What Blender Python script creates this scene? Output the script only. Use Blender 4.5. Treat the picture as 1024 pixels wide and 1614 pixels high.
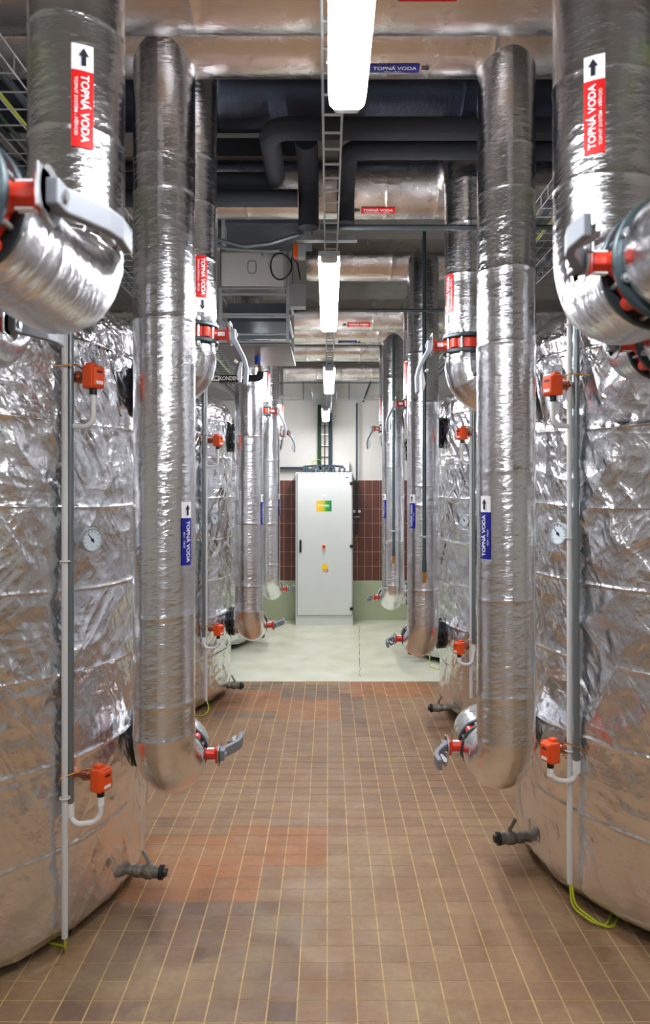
import bpy, bmesh, math, random
from mathutils import Vector, Matrix, noise
C = bpy.context.scene.collection
for o in list(bpy.data.objects): bpy.data.objects.remove(o)
R = math.radians
F, HZ, VX, CAMZ = 1155.0, 776.0, 517.0, 1.75        # focal length in pixels, horizon row, vanishing column, eye height

# ------------------------------------------------------------------ camera, world, exposure
sc = bpy.context.scene
cd = bpy.data.cameras.new('camera'); cam = bpy.data.objects.new('camera', cd); C.objects.link(cam)
cam.location = (0, 0, CAMZ); cam.rotation_euler = (R(90), 0, 0)
cd.sensor_fit = 'HORIZONTAL'; cd.sensor_width = 36; cd.lens = 36 * F / 1024
cd.shift_x = -(VX - 512) / 1024; cd.shift_y = -(807 - HZ) / 1024
cd.clip_start = .02; cd.dof.use_dof = True; cd.dof.focus_distance = 5.0; cd.dof.aperture_fstop = 6.3
sc.camera = cam
w = bpy.data.worlds.new('world'); sc.world = w; w.use_nodes = True
w.node_tree.nodes['Background'].inputs[0].default_value = (.6, .7, .8, 1)
w.node_tree.nodes['Background'].inputs[1].default_value = .05
sc.view_settings.view_transform = 'Standard'; sc.view_settings.look = 'None'
sc.view_settings.gamma = 1; sc.view_settings.use_curve_mapping = False
sc.view_settings.exposure = 1.9
LAMP_STRENGTH = 26.0
sc.cycles.max_bounces = 10; sc.cycles.glossy_bounces = 6; sc.cycles.diffuse_bounces = 5
sc.cycles.sample_clamp_indirect = 6; sc.cycles.caustics_reflective = True

# ------------------------------------------------------------------ helpers
def at(px, py, Y): return Vector(((px - VX) * Y / F, Y, CAMZ - (py - HZ) * Y / F))
def lin(c): return tuple(((v / 255) / 12.92 if v / 255 <= .04045 else ((v / 255 + .055) / 1.055) ** 2.4) for v in c) + (1,)

class MB:
    """collects geometry for ONE mesh object"""
    def __init__(s): s.v = []; s.f = []; s.uv = []; s.m = []; s.sm = []; s.col = []
    def add(s, vs, fs, uvs=None, mat=0, smooth=False, col=None):
        b = len(s.v); s.v += [tuple(p) for p in vs]
        for f in fs:
            s.f.append([b + i for i in f]); s.m.append(mat); s.sm.append(smooth); s.col.append(col)
            s.uv.append([uvs[i] for i in f] if uvs else [(0, 0)] * len(f))
        return s
    def bm(s, bm, M=None, mat=0, smooth=False):
        bm.verts.index_update()
        vs = [(M @ v.co if M else v.co) for v in bm.verts]
        s.add(vs, [[v.index for v in f.verts] for f in bm.faces], None, mat, smooth); bm.free(); return s
    def box(s, c, d, bev=0, rot=None, mat=0, seg=2):
        bm = bmesh.new(); bmesh.ops.create_cube(bm, size=1)
        bmesh.ops.scale(bm, vec=d, verts=bm.verts)
        if bev: bmesh.ops.bevel(bm, geom=bm.edges[:], offset=bev, segments=seg, affect='EDGES', profile=.5)
        M = Matrix.Translation(c) @ (rot.to_4x4() if rot else Matrix())
        return s.bm(bm, M, mat)
    def cyl(s, a, b, r, r2=None, n=24, mat=0, cap=True):
        a = Vector(a); b = Vector(b); return s.lathe([(0, 0), (0, r), ((b - a).length, r if r2 is None else r2), ((b - a).length, 0)] if cap else [(0, r), ((b - a).length, r if r2 is None else r2)], a, b - a, n, mat)
    def lathe(s, prof, o, ax, n=24, mat=0, split=30):
        """prof: (distance along the axis, radius)"""
        o = Vector(o); ax = Vector(ax).normalized(); u = ax.orthogonal().normalized(); w = ax.cross(u)
        for (h0, r0), (h1, r1) in zip(prof, prof[1:]):
            if abs(h0 - h1) + abs(r0 - r1) < 1e-7: continue
            vs = []; fs = []
            for k in range(n):
                a = 2 * math.pi * k / n; d = u * math.cos(a) + w * math.sin(a)
                vs += [o + ax * h0 + d * r0, o + ax * h1 + d * r1]
            for k in range(n):
                j = (k + 1) % n
                fs.append([2 * k, 2 * j, 2 * j + 1, 2 * k + 1])
            s.add(vs, fs, None, mat, True)
        return s
    def tube(s, pts, r, n=12, mat=0, caps=True, rfun=None, v0=0.0):
        pts = [Vector(p) for p in pts]; T = []
        for i in range(len(pts)):
            a = pts[max(i - 1, 0)]; b = pts[min(i + 1, len(pts) - 1)]; T.append((b - a).normalized())
        u = T[0].orthogonal().normalized()
        if abs(T[0].z) > .9: u = Vector((0, -1, 0)); u = (u - T[0] * u.dot(T[0])).normalized()
        vs = []; uvs = []; fs = []; L = v0
        for i, p in enumerate(pts):
            if i:
                q = T[i - 1].rotation_difference(T[i]); u = q @ u; u = (u - T[i] * u.dot(T[i])).normalized()
                L += (pts[i] - pts[i - 1]).length
            w = T[i].cross(u)
            for k in range(n + 1):
                a = 2 * math.pi * k / n; rr = r if rfun is None else rfun(L, a, p)
                vs.append(p + (u * math.cos(a) + w * math.sin(a)) * rr); uvs.append((a * (r if r > 0 else .1), L))
        N = n + 1
        for i in range(len(pts) - 1):
            for k in range(n):
                fs.append([i * N + k, i * N + k + 1, (i + 1) * N + k + 1, (i + 1) * N + k])
        s.add(vs, fs, uvs, mat, True)
        if caps:
            for i, fl in ((0, True), (len(pts) - 1, False)):
                ring = [vs[i * N + k] for k in range(n)]
                s.add(ring, [list(range(n))[::-1] if fl else list(range(n))], None, mat, False)
        return s
    def prism(s, poly, o, ex, ey, ez, h0, h1, bev=0, mat=0):
        """poly in the (ex, ey) plane, extruded along ez from h0 to h1"""
        bm = bmesh.new(); vs = [bm.verts.new((x, y, h0)) for x, y in poly]; f = bm.faces.new(vs)
        g = bmesh.ops.extrude_face_region(bm, geom=[f]); bmesh.ops.translate(bm, vec=(0, 0, h1 - h0), verts=[e for e in g['geom'] if isinstance(e, bmesh.types.BMVert)])
        bmesh.ops.recalc_face_normals(bm, faces=bm.faces)
        if bev: bmesh.ops.bevel(bm, geom=bm.edges[:], offset=bev, segments=2, affect='EDGES', profile=.5)
        M = Matrix.Translation(o) @ Matrix((ex, ey, ez)).transposed().to_4x4()
        return s.bm(bm, M, mat)
    def build(s, name, mat, parent=None, origin=None, merge=True):
        me = bpy.data.meshes.new(name); o = bpy.data.objects.new(name, me)
        off = Vector(origin) if origin is not None else Vector()
        me.from_pydata([tuple(Vector(p) - off) for p in s.v], [], s.f)
        uv = me.uv_layers.new(name='UVMap'); flat = []
        for l in s.uv:
            for q in l: flat += q
        uv.data.foreach_set('uv', flat)
        me.polygons.foreach_set('material_index', s.m); me.polygons.foreach_set('use_smooth', s.sm)
        for m in (mat if isinstance(mat, (list, tuple)) else [mat]): me.materials.append(m)
        if any(c is not None for c in s.col):
            at_ = me.color_attributes.new('tile_colour', 'FLOAT_COLOR', 'CORNER'); flat = []
            for c, f in zip(s.col, s.f): flat += list(c or (1, 1, 1, 1)) * len(f)
            at_.data.foreach_set('color', flat)
        C.objects.link(o)
        if parent is not None:
            o.parent = parent
            if origin is not None: o.location = off
            w = world_matrix(parent)
            if origin is None and w != Matrix():      # geometry was given in world space
                if getattr(s, 'local', False): pass
                else: o.matrix_parent_inverse = w.inverted()
        elif origin is not None: o.location = off
        me.validate(); me.update(); return o

def world_matrix(o):
    m = o.matrix_basis.copy(); p = o
    if p.parent is not None: m = world_matrix(p.parent) @ p.matrix_parent_inverse @ m
    return m

def fillet(pts, rad, n=10):
    pts = [Vector(p) for p in pts]; out = [pts[0]]
    for i in range(1, len(pts) - 1):
        a, b, c = pts[i - 1], pts[i], pts[i + 1]; d0 = (a - b).normalized(); d1 = (c - b).normalized()
        ang = d0.angle(d1); r = rad[i - 1] if isinstance(rad, (list, tuple)) else rad
        t = r / math.tan(ang / 2); ctr = b + (d0 + d1).normalized() * (r / math.sin(ang / 2))
        p0 = b + d0 * t - ctr; p1 = b + d1 * t - ctr; tot = p0.angle(p1); ax = p0.cross(p1).normalized()
        for k in range(n + 1): out.append(ctr + Matrix.Rotation(tot * k / n, 3, ax) @ p0)
    out.append(pts[-1]); return out
def resample(pts, step):
    out = [pts[0]]
    for a, b in zip(pts, pts[1:]):
        n = max(1, int(math.ceil((b - a).length / step)))
        for k in range(1, n + 1): out.append(a.lerp(b, k / n))
    return out

def tag(o, label, cat, group=None, kind=None):
    if label: o['label'] = label
    if cat: o['category'] = cat
    if group: o['group'] = group
    if kind: o['kind'] = kind
    return o
def thing(name, label, cat, loc=(0, 0, 0), group=None, rot=None):
    o = bpy.data.objects.new(name, None); C.objects.link(o); o.empty_display_size = .05
    o.matrix_basis = Matrix.Translation(loc) @ (rot.to_4x4() if rot else Matrix())
    return tag(o, label, cat, group)
def struct(name, mb, mat):
    o = mb.build(name, mat); o['kind'] = 'structure'; return o

# ------------------------------------------------------------------ materials
MATS = {}
def mat(name, rgb, rough=.5, metal=0.0, bump=0, bscale=60, emit=None, estr=0, var=0, coat=0, vscale=6):
    if name in MATS: return MATS[name]
    m = bpy.data.materials.new(name); m.use_nodes = True; nt = m.node_tree; b = nt.nodes['Principled BSDF']
    col = lin(rgb); b.inputs['Base Color'].default_value = col; b.inputs['Roughness'].default_value = rough; b.inputs['Metallic'].default_value = metal
    if coat: b.inputs['Coat Weight'].default_value = coat
    if emit: b.inputs['Emission Color'].default_value = lin(emit); b.inputs['Emission Strength'].default_value = estr
    tc = nt.nodes.new('ShaderNodeTexCoord')
    if bump:
        n = nt.nodes.new('ShaderNodeTexNoise'); n.inputs['Scale'].default_value = bscale; n.inputs['Detail'].default_value = 5
        nt.links.new(tc.outputs['Object'], n.inputs['Vector'])
        bp = nt.nodes.new('ShaderNodeBump'); bp.inputs['Strength'].default_value = bump; bp.inputs['Distance'].default_value = .01
        nt.links.new(n.outputs['Fac'], bp.inputs['Height']); nt.links.new(bp.outputs['Normal'], b.inputs['Normal'])
    if var:
        n = nt.nodes.new('ShaderNodeTexNoise'); n.inputs['Scale'].default_value = vscale; n.inputs['Detail'].default_value = 6
        nt.links.new(tc.outputs['Object'], n.inputs['Vector'])
        r = nt.nodes.new('ShaderNodeMapRange'); r.inputs['To Min'].default_value = 1 - var; r.inputs['To Max'].default_value = 1 + var
        r.inputs['From Min'].default_value = .3; r.inputs['From Max'].default_value = .7
        nt.links.new(n.outputs['Fac'], r.inputs['Value'])
        mx = nt.nodes.new('ShaderNodeMix'); mx.data_type = 'RGBA'; mx.blend_type = 'MULTIPLY'; mx.inputs['Factor'].default_value = 1
        mx.inputs[6].default_value = col; nt.links.new(r.outputs[0], mx.inputs[7]); nt.links.new(mx.outputs[2], b.inputs['Base Color'])
    MATS[name] = m; return m

def foil(name, rgb, r0, r1, coarse, fine, weave, aniso=(1, 1), creases=(), settle=False):
    """aluminium foil facing: creases are (scale, sx, sy, turn, strength, distance, masked) layers of ridged noise on the wrap's own UV (metres)"""
    m = bpy.data.materials.new(name); m.use_nodes = True; nt = m.node_tree; N = nt.nodes; L = nt.links; b = N['Principled BSDF']
    b.inputs['Base Color'].default_value = lin(rgb); b.inputs['Metallic'].default_value = 1
    uv = N.new('ShaderNodeUVMap'); uv.uv_map = 'UVMap'
    def ns(scale, sx=1, sy=1, detail=4, dist=0.0, rot=0.0, rough=.55, ridged=False):
        mp = N.new('ShaderNodeMapping'); mp.inputs['Scale'].default_value = (sx, sy, 1)
        mr = N.new('ShaderNodeMapping'); mr.inputs['Rotation'].default_value = (0, 0, rot)
        L.new(uv.outputs[0], mr.inputs[0]); L.new(mr.outputs[0], mp.inputs[0]); n = N.new('ShaderNodeTexNoise')
        if ridged: n.noise_type = 'RIDGED_MULTIFRACTAL'; n.normalize = True; n.inputs['Offset'].default_value = .9; n.inputs['Gain'].default_value = 2.0
        n.inputs['Scale'].default_value = scale
        n.inputs['Detail'].default_value = detail; n.inputs['Distortion'].default_value = dist; n.inputs['Roughness'].default_value = rough
        L.new(mp.outputs[0], n.inputs['Vector']); return n.outputs['Fac']
    def rng(f, a, c, lo, hi):
        r = N.new('ShaderNodeMapRange'); r.inputs['From Min'].default_value = a; r.inputs['From Max'].default_value = c
        r.inputs['To Min'].default_value = lo; r.inputs['To Max'].default_value = hi; L.new(f, r.inputs['Value']); return r.outputs[0]
    def mul(a, c):
        n = N.new('ShaderNodeMath'); n.operation = 'MULTIPLY'; L.new(a, n.inputs[0]); L.new(c, n.inputs[1]); return n.outputs[0]
    nrm = None
    def bump(h, st, dist):
        nonlocal nrm
        bp = N.new('ShaderNodeBump'); bp.inputs['Strength'].default_value = st; bp.inputs['Distance'].default_value = dist
        L.new(h, bp.inputs['Height'])
        if nrm: L.new(nrm, bp.inputs['Normal'])
        nrm = bp.outputs[0]
    for q, (sc_, sx, sy, turn, st, dist, masked) in enumerate(creases):
        h = ns(sc_, sx, sy, 3, .25, turn, .45, True)
        if masked: h = mul(h, rng(ns(1.3 + .5 * q, 1, 1, 3), .40, .60, .25, 1))
        if settle:                                        # the jacket hangs: creased above, pulled flat towards its foot
            if q == 0: sp = N.new('ShaderNodeSeparateXYZ'); L.new(uv.outputs[0], sp.inputs[0])
            h = mul(h, rng(sp.outputs[1], .25, 1.4, .42, 1))
        bump(h, st, dist)
    bump(ns(34, aniso[0], aniso[1], 4, .3, 0, .6), coarse, .004)
    bump(ns(120, aniso[0], aniso[1], 3, .2), fine, .0015)
    bump(ns(420, 1, 1, 1), weave, .0006)
    L.new(nrm, b.inputs['Normal'])
    L.new(rng(ns(5, 1, 1, 5), .35, .65, r0, r1), b.inputs['Roughness'])
    MATS[name] = m; return m

FOIL = foil('pipe_foil', (232, 233, 236), .13, .23, .42, .5, .3, (.45, 1.3), ((11, .5, 1.6, .15, .35, .004, True), (24, .5, 1.5, -.3, .35, .003, True)))
FOILH = foil('header_foil', (232, 228, 226), .18, .30, .35, .45, .3, (1.3, .5), ((14, 1.6, .6, .1, .25, .003, False),))
FOILT = foil('tank_foil', (232, 233, 236), .14, .24, .5, .5, .4, (1, 1), ((2.4, 1.3, .5, .75, .9, .028, True), (5.5, 1.5, .45, -.6, .9, .015, True), (4.2, .4, 1.5, .12, .6, .013, True), (13, 1, .7, .5, .6, .006, True)), True)
FOIL_SHADE = foil('shaded_foil', (74, 82, 96), .32, .45, .6, .6, .4)  # same foil in shadow: the shade is put into this dark base colour
RED = mat('red_cast_iron', (214, 52, 24), .38, coat=.2)
ORANGE = mat('orange_plastic', (238, 84, 22), .4)
FLANGE = mat('dark_flange', (52, 66, 70), .42, .35)
BLACKF = mat('black_flange', (28, 30, 32), .45, .2, bump=.2)
LEVER = mat('grey_lever', (128, 132, 138), .42, .25)
PLATE = mat('zinc_plate', (190, 192, 194), .3, .9)
STEEL = mat('galvanised_steel', (186, 192, 194), .38, .55, var=.08, vscale=30)
DSTEEL = mat('dark_steel', (92, 104, 110), .4, .7)
BRASS = mat('brass', (196, 140, 70), .3, .9)
IRON = mat('weathered_iron', (132, 126, 114), .5, .6, bump=.5, var=.25, vscale=40)
RUBBER = mat('black_insulation', (34, 37, 43), .75, bump=.15)
WPLAS = mat('white_plastic', (222, 222, 218), .45)
GPLAS = mat('grey_conduit', (120, 128, 130), .35, .55)
LPLAS = mat('light_grey_conduit', (206, 206, 204), .4)
CAB = mat('cabinet_paint', (212, 214, 210), .38, var=.015)
BOXG = mat('grey_box', (170, 172, 172), .5)
CREAM = mat('unit_panel', (206, 202, 196), .5, var=.03)
TRAYM = mat('stainless_tray', (140, 134, 128), .42, .75, var=.12)
BLK = mat('black_plastic', (20, 21, 23), .45)
WHITE = mat('label_white', (240, 240, 240), .4)
LRED = mat('label_red', (214, 22, 20), .4)
LBLUE = mat('label_blue', (14, 18, 140), .4)
INK = mat('label_ink', (18, 22, 40), .5)
YELLOW = mat('sticker_yellow', (248, 206, 20), .45)
STORANGE = mat('sticker_orange', (232, 96, 24), .45)
ERED = mat('emergency_red', (206, 20, 14), .35)
YG = mat('earth_yellow', (190, 200, 40), .5)
CGREEN = mat('cable_green', (50, 72, 52), .5)
CABLE = mat('cable_blue_grey', (62, 76, 86), .5)
CBLK = mat('cable_black', (24, 26, 28), .5)
BLUEP = mat('blue_fitting', (20, 70, 170), .4)
TANP = mat('tan_hose', (150, 112, 66), .5)
DUCT = mat('duct_sheet', (84, 92, 102), .5, .5, var=.1)
COPPER = mat('bronze_neck', (186, 120, 92), .35, .8)

# ------------------------------------------------------------------ room
ZC, YB, YF, XW = 4.15, 10.02, -8.0, 3.45
pitch = .10124
def floor_mat():
    m = bpy.data.materials.new('quarry_tile'); m.use_nodes = True; nt = m.node_tree; N = nt.nodes; L = nt.links; b = N['Principled BSDF']
    at_ = N.new('ShaderNodeAttribute'); at_.attribute_name = 'tile_colour'; tc = N.new('ShaderNodeTexCoord')
    def ns(s, d=6, dist=0):
        n = N.new('ShaderNodeTexNoise'); n.inputs['Scale'].default_value = s; n.inputs['Detail'].default_value = d; n.inputs['Distortion'].default_value = dist
        n.inputs['Roughness'].default_value = .62; L.new(tc.outputs['Object'], n.inputs['Vector']); return n.outputs['Fac']
    def rng(f, a, c, lo, hi):
        r = N.new('ShaderNodeMapRange'); r.inputs['From Min'].default_value = a; r.inputs['From Max'].default_value = c
        r.inputs['To Min'].default_value = lo; r.inputs['To Max'].default_value = hi; L.new(f, r.inputs['Value']); return r.outputs[0]
    mx = N.new('ShaderNodeMix'); mx.data_type = 'RGBA'; sx = N.new('ShaderNodeSeparateXYZ'); L.new(tc.outputs['Object'], sx.inputs[0])       # dust gathers by the near tanks
    mm = N.new('ShaderNodeMath'); mm.operation = 'MULTIPLY'; L.new(rng(ns(2.3, 8, .7), .46, .66, 0, .62), mm.inputs[0]); L.new(rng(sx.outputs[1], 2.6, 4.6, 1, .35), mm.inputs[1])
    L.new(mm.outputs[0], mx.inputs['Factor'])
    L.new(at_.outputs['Color'], mx.inputs[6]); mx.inputs[7].default_value = lin((172, 150, 110))
    m2 = N.new('ShaderNodeMix'); m2.data_type = 'RGBA'; L.new(rng(ns(1.3, 7, .4), .56, .74, 0, .32), m2.inputs['Factor'])
    L.new(mx.outputs[2], m2.inputs[6]); m2.inputs[7].default_value = lin((84, 66, 52))
    m3 = N.new('ShaderNodeMix'); m3.data_type = 'RGBA'; m3.blend_type = 'MULTIPLY'; m3.inputs['Factor'].default_value = 1
    L.new(m2.outputs[2], m3.inputs[6]); cmb = N.new('ShaderNodeCombineColor'); v = rng(ns(34, 5), .3, .7, .84, 1.12)
    for i in range(3): L.new(v, cmb.inputs[i])
    L.new(cmb.outputs[0], m3.inputs[7]); L.new(m3.outputs[2], b.inputs['Base Color'])
    L.new(rng(ns(6), .35, .65, .42, .66), b.inputs['Roughness'])
    bp = N.new('ShaderNodeBump'); bp.inputs['Strength'].default_value = .25; bp.inputs['Distance'].default_value = .003
    L.new(ns(90, 4), bp.inputs['Height']); L.new(bp.outputs[0], b.inputs['Normal']); return m
def pale_mat():
    m = bpy.data.materials.new('pale_painted_screed'); m.use_nodes = True; nt = m.node_tree; N = nt.nodes; L = nt.links; b = N['Principled BSDF']
    tc = N.new('ShaderNodeTexCoord')
    n = N.new('ShaderNodeTexNoise'); n.inputs['Scale'].default_value = 3.5; n.inputs['Detail'].default_value = 8; L.new(tc.outputs['Object'], n.inputs['Vector'])
    r = N.new('ShaderNodeValToRGB'); r.color_ramp.elements[0].position = .3; r.color_ramp.elements[0].color = lin((206, 209, 180))
    r.color_ramp.elements[1].position = .68; r.color_ramp.elements[1].color = lin((228, 228, 208)); L.new(n.outputs['Fac'], r.inputs[0])
    L.new(r.outputs[0], b.inputs['Base Color']); b.inputs['Roughness'].default_value = .42; return m
GROUT = mat('grout', (206, 174, 124), .8, var=.15, vscale=8)
GROUTX = mat('grout_dirty', (150, 120, 90), .8, var=.2, vscale=8)
rnd = random.Random(4)
fb = MB()
x0 = -.004 - pitch * 34; y0 = 2.4218 - pitch * 64; ypale = 6.773
NEW = [(-.95, -.285, 3.10, 3.72), (-.51, .0, 3.41, 3.85), (-.95, -.41, 5.91, 6.50), (-.41, .11, 5.62, 6.17), (.19, .86, 6.28, 6.78)]
DARK = [(-.95, -.40, 5.70, 5.91), (-.39, .11, 6.17, 6.72), (.11, .30, 5.5, 6.4), (-.95, -.4, 6.52, 6.8), (-.9, -.1, 2.4, 3.1)]
for i in range(68):
    for j in range(108):
        xa = x0 + i * pitch; ya = y0 + j * pitch; yb = min(ya + pitch, ypale)
        if ya > ypale - .02 or ya < -1.25: continue
        cx, cy = xa + pitch / 2, ya + pitch / 2
        c = (150, 116, 92); k = rnd.uniform(.95, 1.05)
        t = noise.noise(Vector((cx * .9, cy * .7, 3)))
        c = (150 + 11 * t, 116 + 9 * t, 85 + 5 * t)
        if any(a < cx < b2 and c2 < cy < d for a, b2, c2, d in NEW): c = (160, 107, 67); k = rnd.uniform(.95, 1.05)
        elif any(a < cx < b2 and c2 < cy < d for a, b2, c2, d in DARK): c = (132, 104, 82); k = rnd.uniform(.88, 1.03)
        if rnd.random() < .04: k *= .93
        col = lin(tuple(min(255, q * k) for q in c))
        g = .0026; gy = .0018
        fb.add([(xa + g, ya + gy, 0), (xa + pitch - g, ya + gy, 0), (xa + pitch - g, yb - gy, 0), (xa + g, yb - gy, 0)], [[0, 1, 2, 3]], None, 0, False, col)
fb.add([(-XW, YF, .003), (XW, YF, .003), (XW, -1.2, .003), (-XW, -1.2, .003)], [[0, 1, 2, 3]], None, 5)  # unseen floor behind the camera, made grey to brighten and neutralise foil reflections
fb.add([(-XW, -1.3, -.0015), (XW, -1.3, -.0015), (XW, ypale, -.0015), (-XW, ypale, -.0015)], [[0, 1, 2, 3]], None, 1)
for j in range(109):                                    # the cross joints are dirtier than the long ones
    ya = y0 + j * pitch
    if -1.2 < ya < ypale - .02: fb.add([(-XW, ya - gy, -.001), (XW, ya - gy, -.001), (XW, ya + gy, -.001), (-XW, ya + gy, -.001)], [[0, 1, 2, 3]], None, 3 if ya > 3.7 else 1)
fb.add([(-XW, ypale, .003), (XW, ypale, .003), (XW, YB, .003), (-XW, YB, .003), (XW, ypale, -.01), (-XW, ypale, -.01)], [[0, 1, 2, 3], [5, 4, 1, 0]], None, 2)
CRACK = mat('crack', (84, 78, 60), .9)
pts = []
for k in range(60):
    t = k / 59; y = 6.95 + t * (9.62 - 6.95); pts.append((.30 + .105 * t + .012 * noise.noise(Vector((y * 6, 0, 0))), y))
for (xa, ya), (xb, yb) in zip(pts, pts[1:]):
    h = .0014 + .006 * max(0, noise.noise(Vector((ya * 7, 4, 1))))
    fb.add([(xa - h, ya, .0036), (xa + h, ya, .0036), (xb + h, yb, .0036), (xb - h, yb, .0036)], [[0, 1, 2, 3]], None, 4)
fl = struct('floor', fb, [floor_mat(), GROUT, pale_mat(), GROUTX, CRACK, mat('rear_bounce_floor', (186, 184, 182), .5, var=.06)])

PLASTER = mat('plaster', (216, 213, 205), .8, bump=.25, bscale=25, var=.04, vscale=3)
CONC = mat('concrete_ceiling', (150, 146, 140), .85, bump=.3, bscale=14, var=.08)
GREEN = mat('green_dado', (170, 178, 146), .45, var=.05, vscale=3)
TILEW = mat('brown_wall_tile', (100, 58, 46), .28, var=.14, vscale=7)
WGROUT = mat('wall_grout', (196, 168, 146), .8)
wb = MB(); wb.box((0, YB + .1, ZC / 2), (2 * XW + .4, .2, ZC))
struct('wall_back', wb, PLASTER)
tb = MB(); z0t, z1t = .545, 1.915; tw, th = .1005, (z1t - z0t) / 7
tb.box((0, YB - .004, (z0t + z1t) / 2), (2 * XW, .008, z1t - z0t), mat=1)
for i in range(-34, 34):
    for j in range(7):
        tb.box((.048 + i * tw, YB - .0095, z0t + (j + .5) * th), (tw - .0055, .006, th - .006), 0)
struct('trim_1', tb, [TILEW, WGROUT])
gb = MB(); gb.box((0, YB - .005, z0t / 2), (2 * XW, .012, z0t)); struct('trim_2', gb, GREEN)
for s, nm in ((-1, 'wall_left'), (1, 'wall_right')):
    b = MB(); b.box((s * (XW + .1), (YB + YF) / 2, ZC / 2), (.2, YB - YF, ZC)); struct(nm, b, PLASTER)
b = MB(); b.box((0, YF - .1, ZC / 2), (2 * XW + .4, .2, ZC)); struct('wall_front', b, PLASTER)
b = MB(); b.box((0, (YB + YF) / 2, ZC + .1), (2 * XW + .4, YB - YF + .4, .2))
struct('ceiling', b, CONC)

# ------------------------------------------------------------------ lettering
_tx = {}
def glyphs(txt, bold=.0, shear=0.0):
    k = (txt, bold, shear)
    if k not in _tx:
        cu = bpy.data.curves.new('t', 'FONT'); cu.body = txt; cu.size = 1; cu.offset = bold; cu.shear = shear; cu.resolution_u = 3
        o = bpy.data.objects.new('t', cu); C.objects.link(o); dg = bpy.context.evaluated_depsgraph_get(); dg.update()
        me = o.evaluated_get(dg).to_mesh(); bm = bmesh.new(); bm.from_mesh(me); bmesh.ops.triangulate(bm, faces=bm.faces)
        bmesh.ops.subdivide_edges(bm, edges=[e for e in bm.edges if e.calc_length() > .35], cuts=1); bmesh.ops.triangulate(bm, faces=bm.faces)
        bm.verts.index_update(); vs = [v.co.copy() for v in bm.verts]; fs = [[v.index for v in f.verts] for f in bm.faces]; bm.free()
        o.evaluated_get(dg).to_mesh_clear(); bpy.data.objects.remove(o); bpy.data.curves.remove(cu)
        xs = [v.x for v in vs]; ys = [v.y for v in vs]
        _tx[k] = (vs, fs, min(xs), max(xs), min(ys), max(ys))
    return _tx[k]
def text_on(mb, txt, fn, u0, u1, v0, h, bold=.02, shear=0.0, mat=0, lift=.002, fit=True):
    """letters of cap height h from baseline v0, squeezed between u0 and u1"""
    vs, fs, xa, xb, ya, yb = glyphs(txt, bold, shear); sy = h / .73; sx = (u1 - u0) / (xb - xa) if fit else sy
    mb.add([fn(u0 + (v.x - xa) * sx, v0 + v.y * sy, lift) for v in vs], fs, None, mat)
def patch(mb, fn, u0, u1, v0, v1, mat=0, lift=.001, nu=2, nv=10):
    vs = [fn(u0 + (u1 - u0) * i / nu, v0 + (v1 - v0) * j / nv, lift) for i in range(nu + 1) for j in range(nv + 1)]
    mb.add(vs, [[i * (nv + 1) + j, (i + 1) * (nv + 1) + j, (i + 1) * (nv + 1) + j + 1, i * (nv + 1) + j + 1] for i in range(nu) for j in range(nv)], None, mat)
def arrow_on(mb, fn, ua, ub, v, w, lift=.002):
    """arrow from ua to ub"""
    d = ub - ua; um = ua + d * .55
    for poly in ([(ua, v - w * .24), (um, v - w * .24), (um, v + w * .24), (ua, v + w * .24)], [(um, v - w * .55), (ub, v), (um, v + w * .55)]):
        mb.add([fn(u, vv, lift) for u, vv in poly], [list(range(len(poly)))])
def flow_label(parent, fn, colour, sub, L=.245, W=.05, start=True, arrow=+1, panel=True, wl=.062):
    """a pipe marker: coloured field with the words, and an arrow field before (start) or after it"""
    a0, a1 = (0, wl) if start else (L - wl, L); c0, c1 = (wl, L) if start else (0, L - wl)
    b = MB(); patch(b, fn, c0, c1, -W / 2, W / 2, lift=.0025); pl = b.build('flow_label', colour, parent)
    pl['label'] = ('red' if colour is LRED else 'blue') + ' pipe marker reading TOPNÁ VODA'
    if panel:
        b = MB(); patch(b, fn, a0, a1, -W / 2, W / 2, lift=.0025); b.build('arrow_field', WHITE, pl)
    b = MB(); e = (c1 - c0) * .06
    text_on(b, 'TOPNÁ VODA', fn, c0 + e, c1 - e, -W * .06, W * .36, .022, lift=.005)
    if sub == 'RO1 - VRAT': text_on(b, sub, fn, c0 + (c1 - c0) * .3, c1 - (c1 - c0) * .36, -W * .36, W * .15, .012, lift=.005)
    else: text_on(b, sub, fn, c0 + (c1 - c0) * .1, c1 - (c1 - c0) * .14, -W * .36, W * .15, .012, lift=.005)
    b.build('lettering', WHITE, pl)
    b = MB(); m = wl * .16
    arrow_on(b, fn, *((a0 + m, a1 - m) if arrow > 0 else (a1 - m, a0 + m)), W * .06, W * .42, lift=.005); b.build('arrow', INK, pl)
    return pl
def on_riser(x, y, r, phi, ztop, L, down):
    """wrap onto a vertical pipe; phi is measured from the camera side towards +X"""
    def fn(u, v, h):
        a = phi + (v if down else -v) / r; z = ztop - u if down else ztop - L + u
        return Vector((x + (r + h) * math.sin(a), y - (r + h) * math.cos(a), z))
    return fn
def on_header(x, y, z, r, phi):
    def fn(u, v, h):
        a = phi - v / r
        return Vector((x + u, y - (r + h) * math.cos(a), z - (r + h) * math.sin(a)))
    return fn
def flat(o, ex, ey):
    o = Vector(o); ex = Vector(ex); ey = Vector(ey); n = ex.cross(ey)
    return lambda u, v, h: o + ex * u + ey * v + n * h

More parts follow.
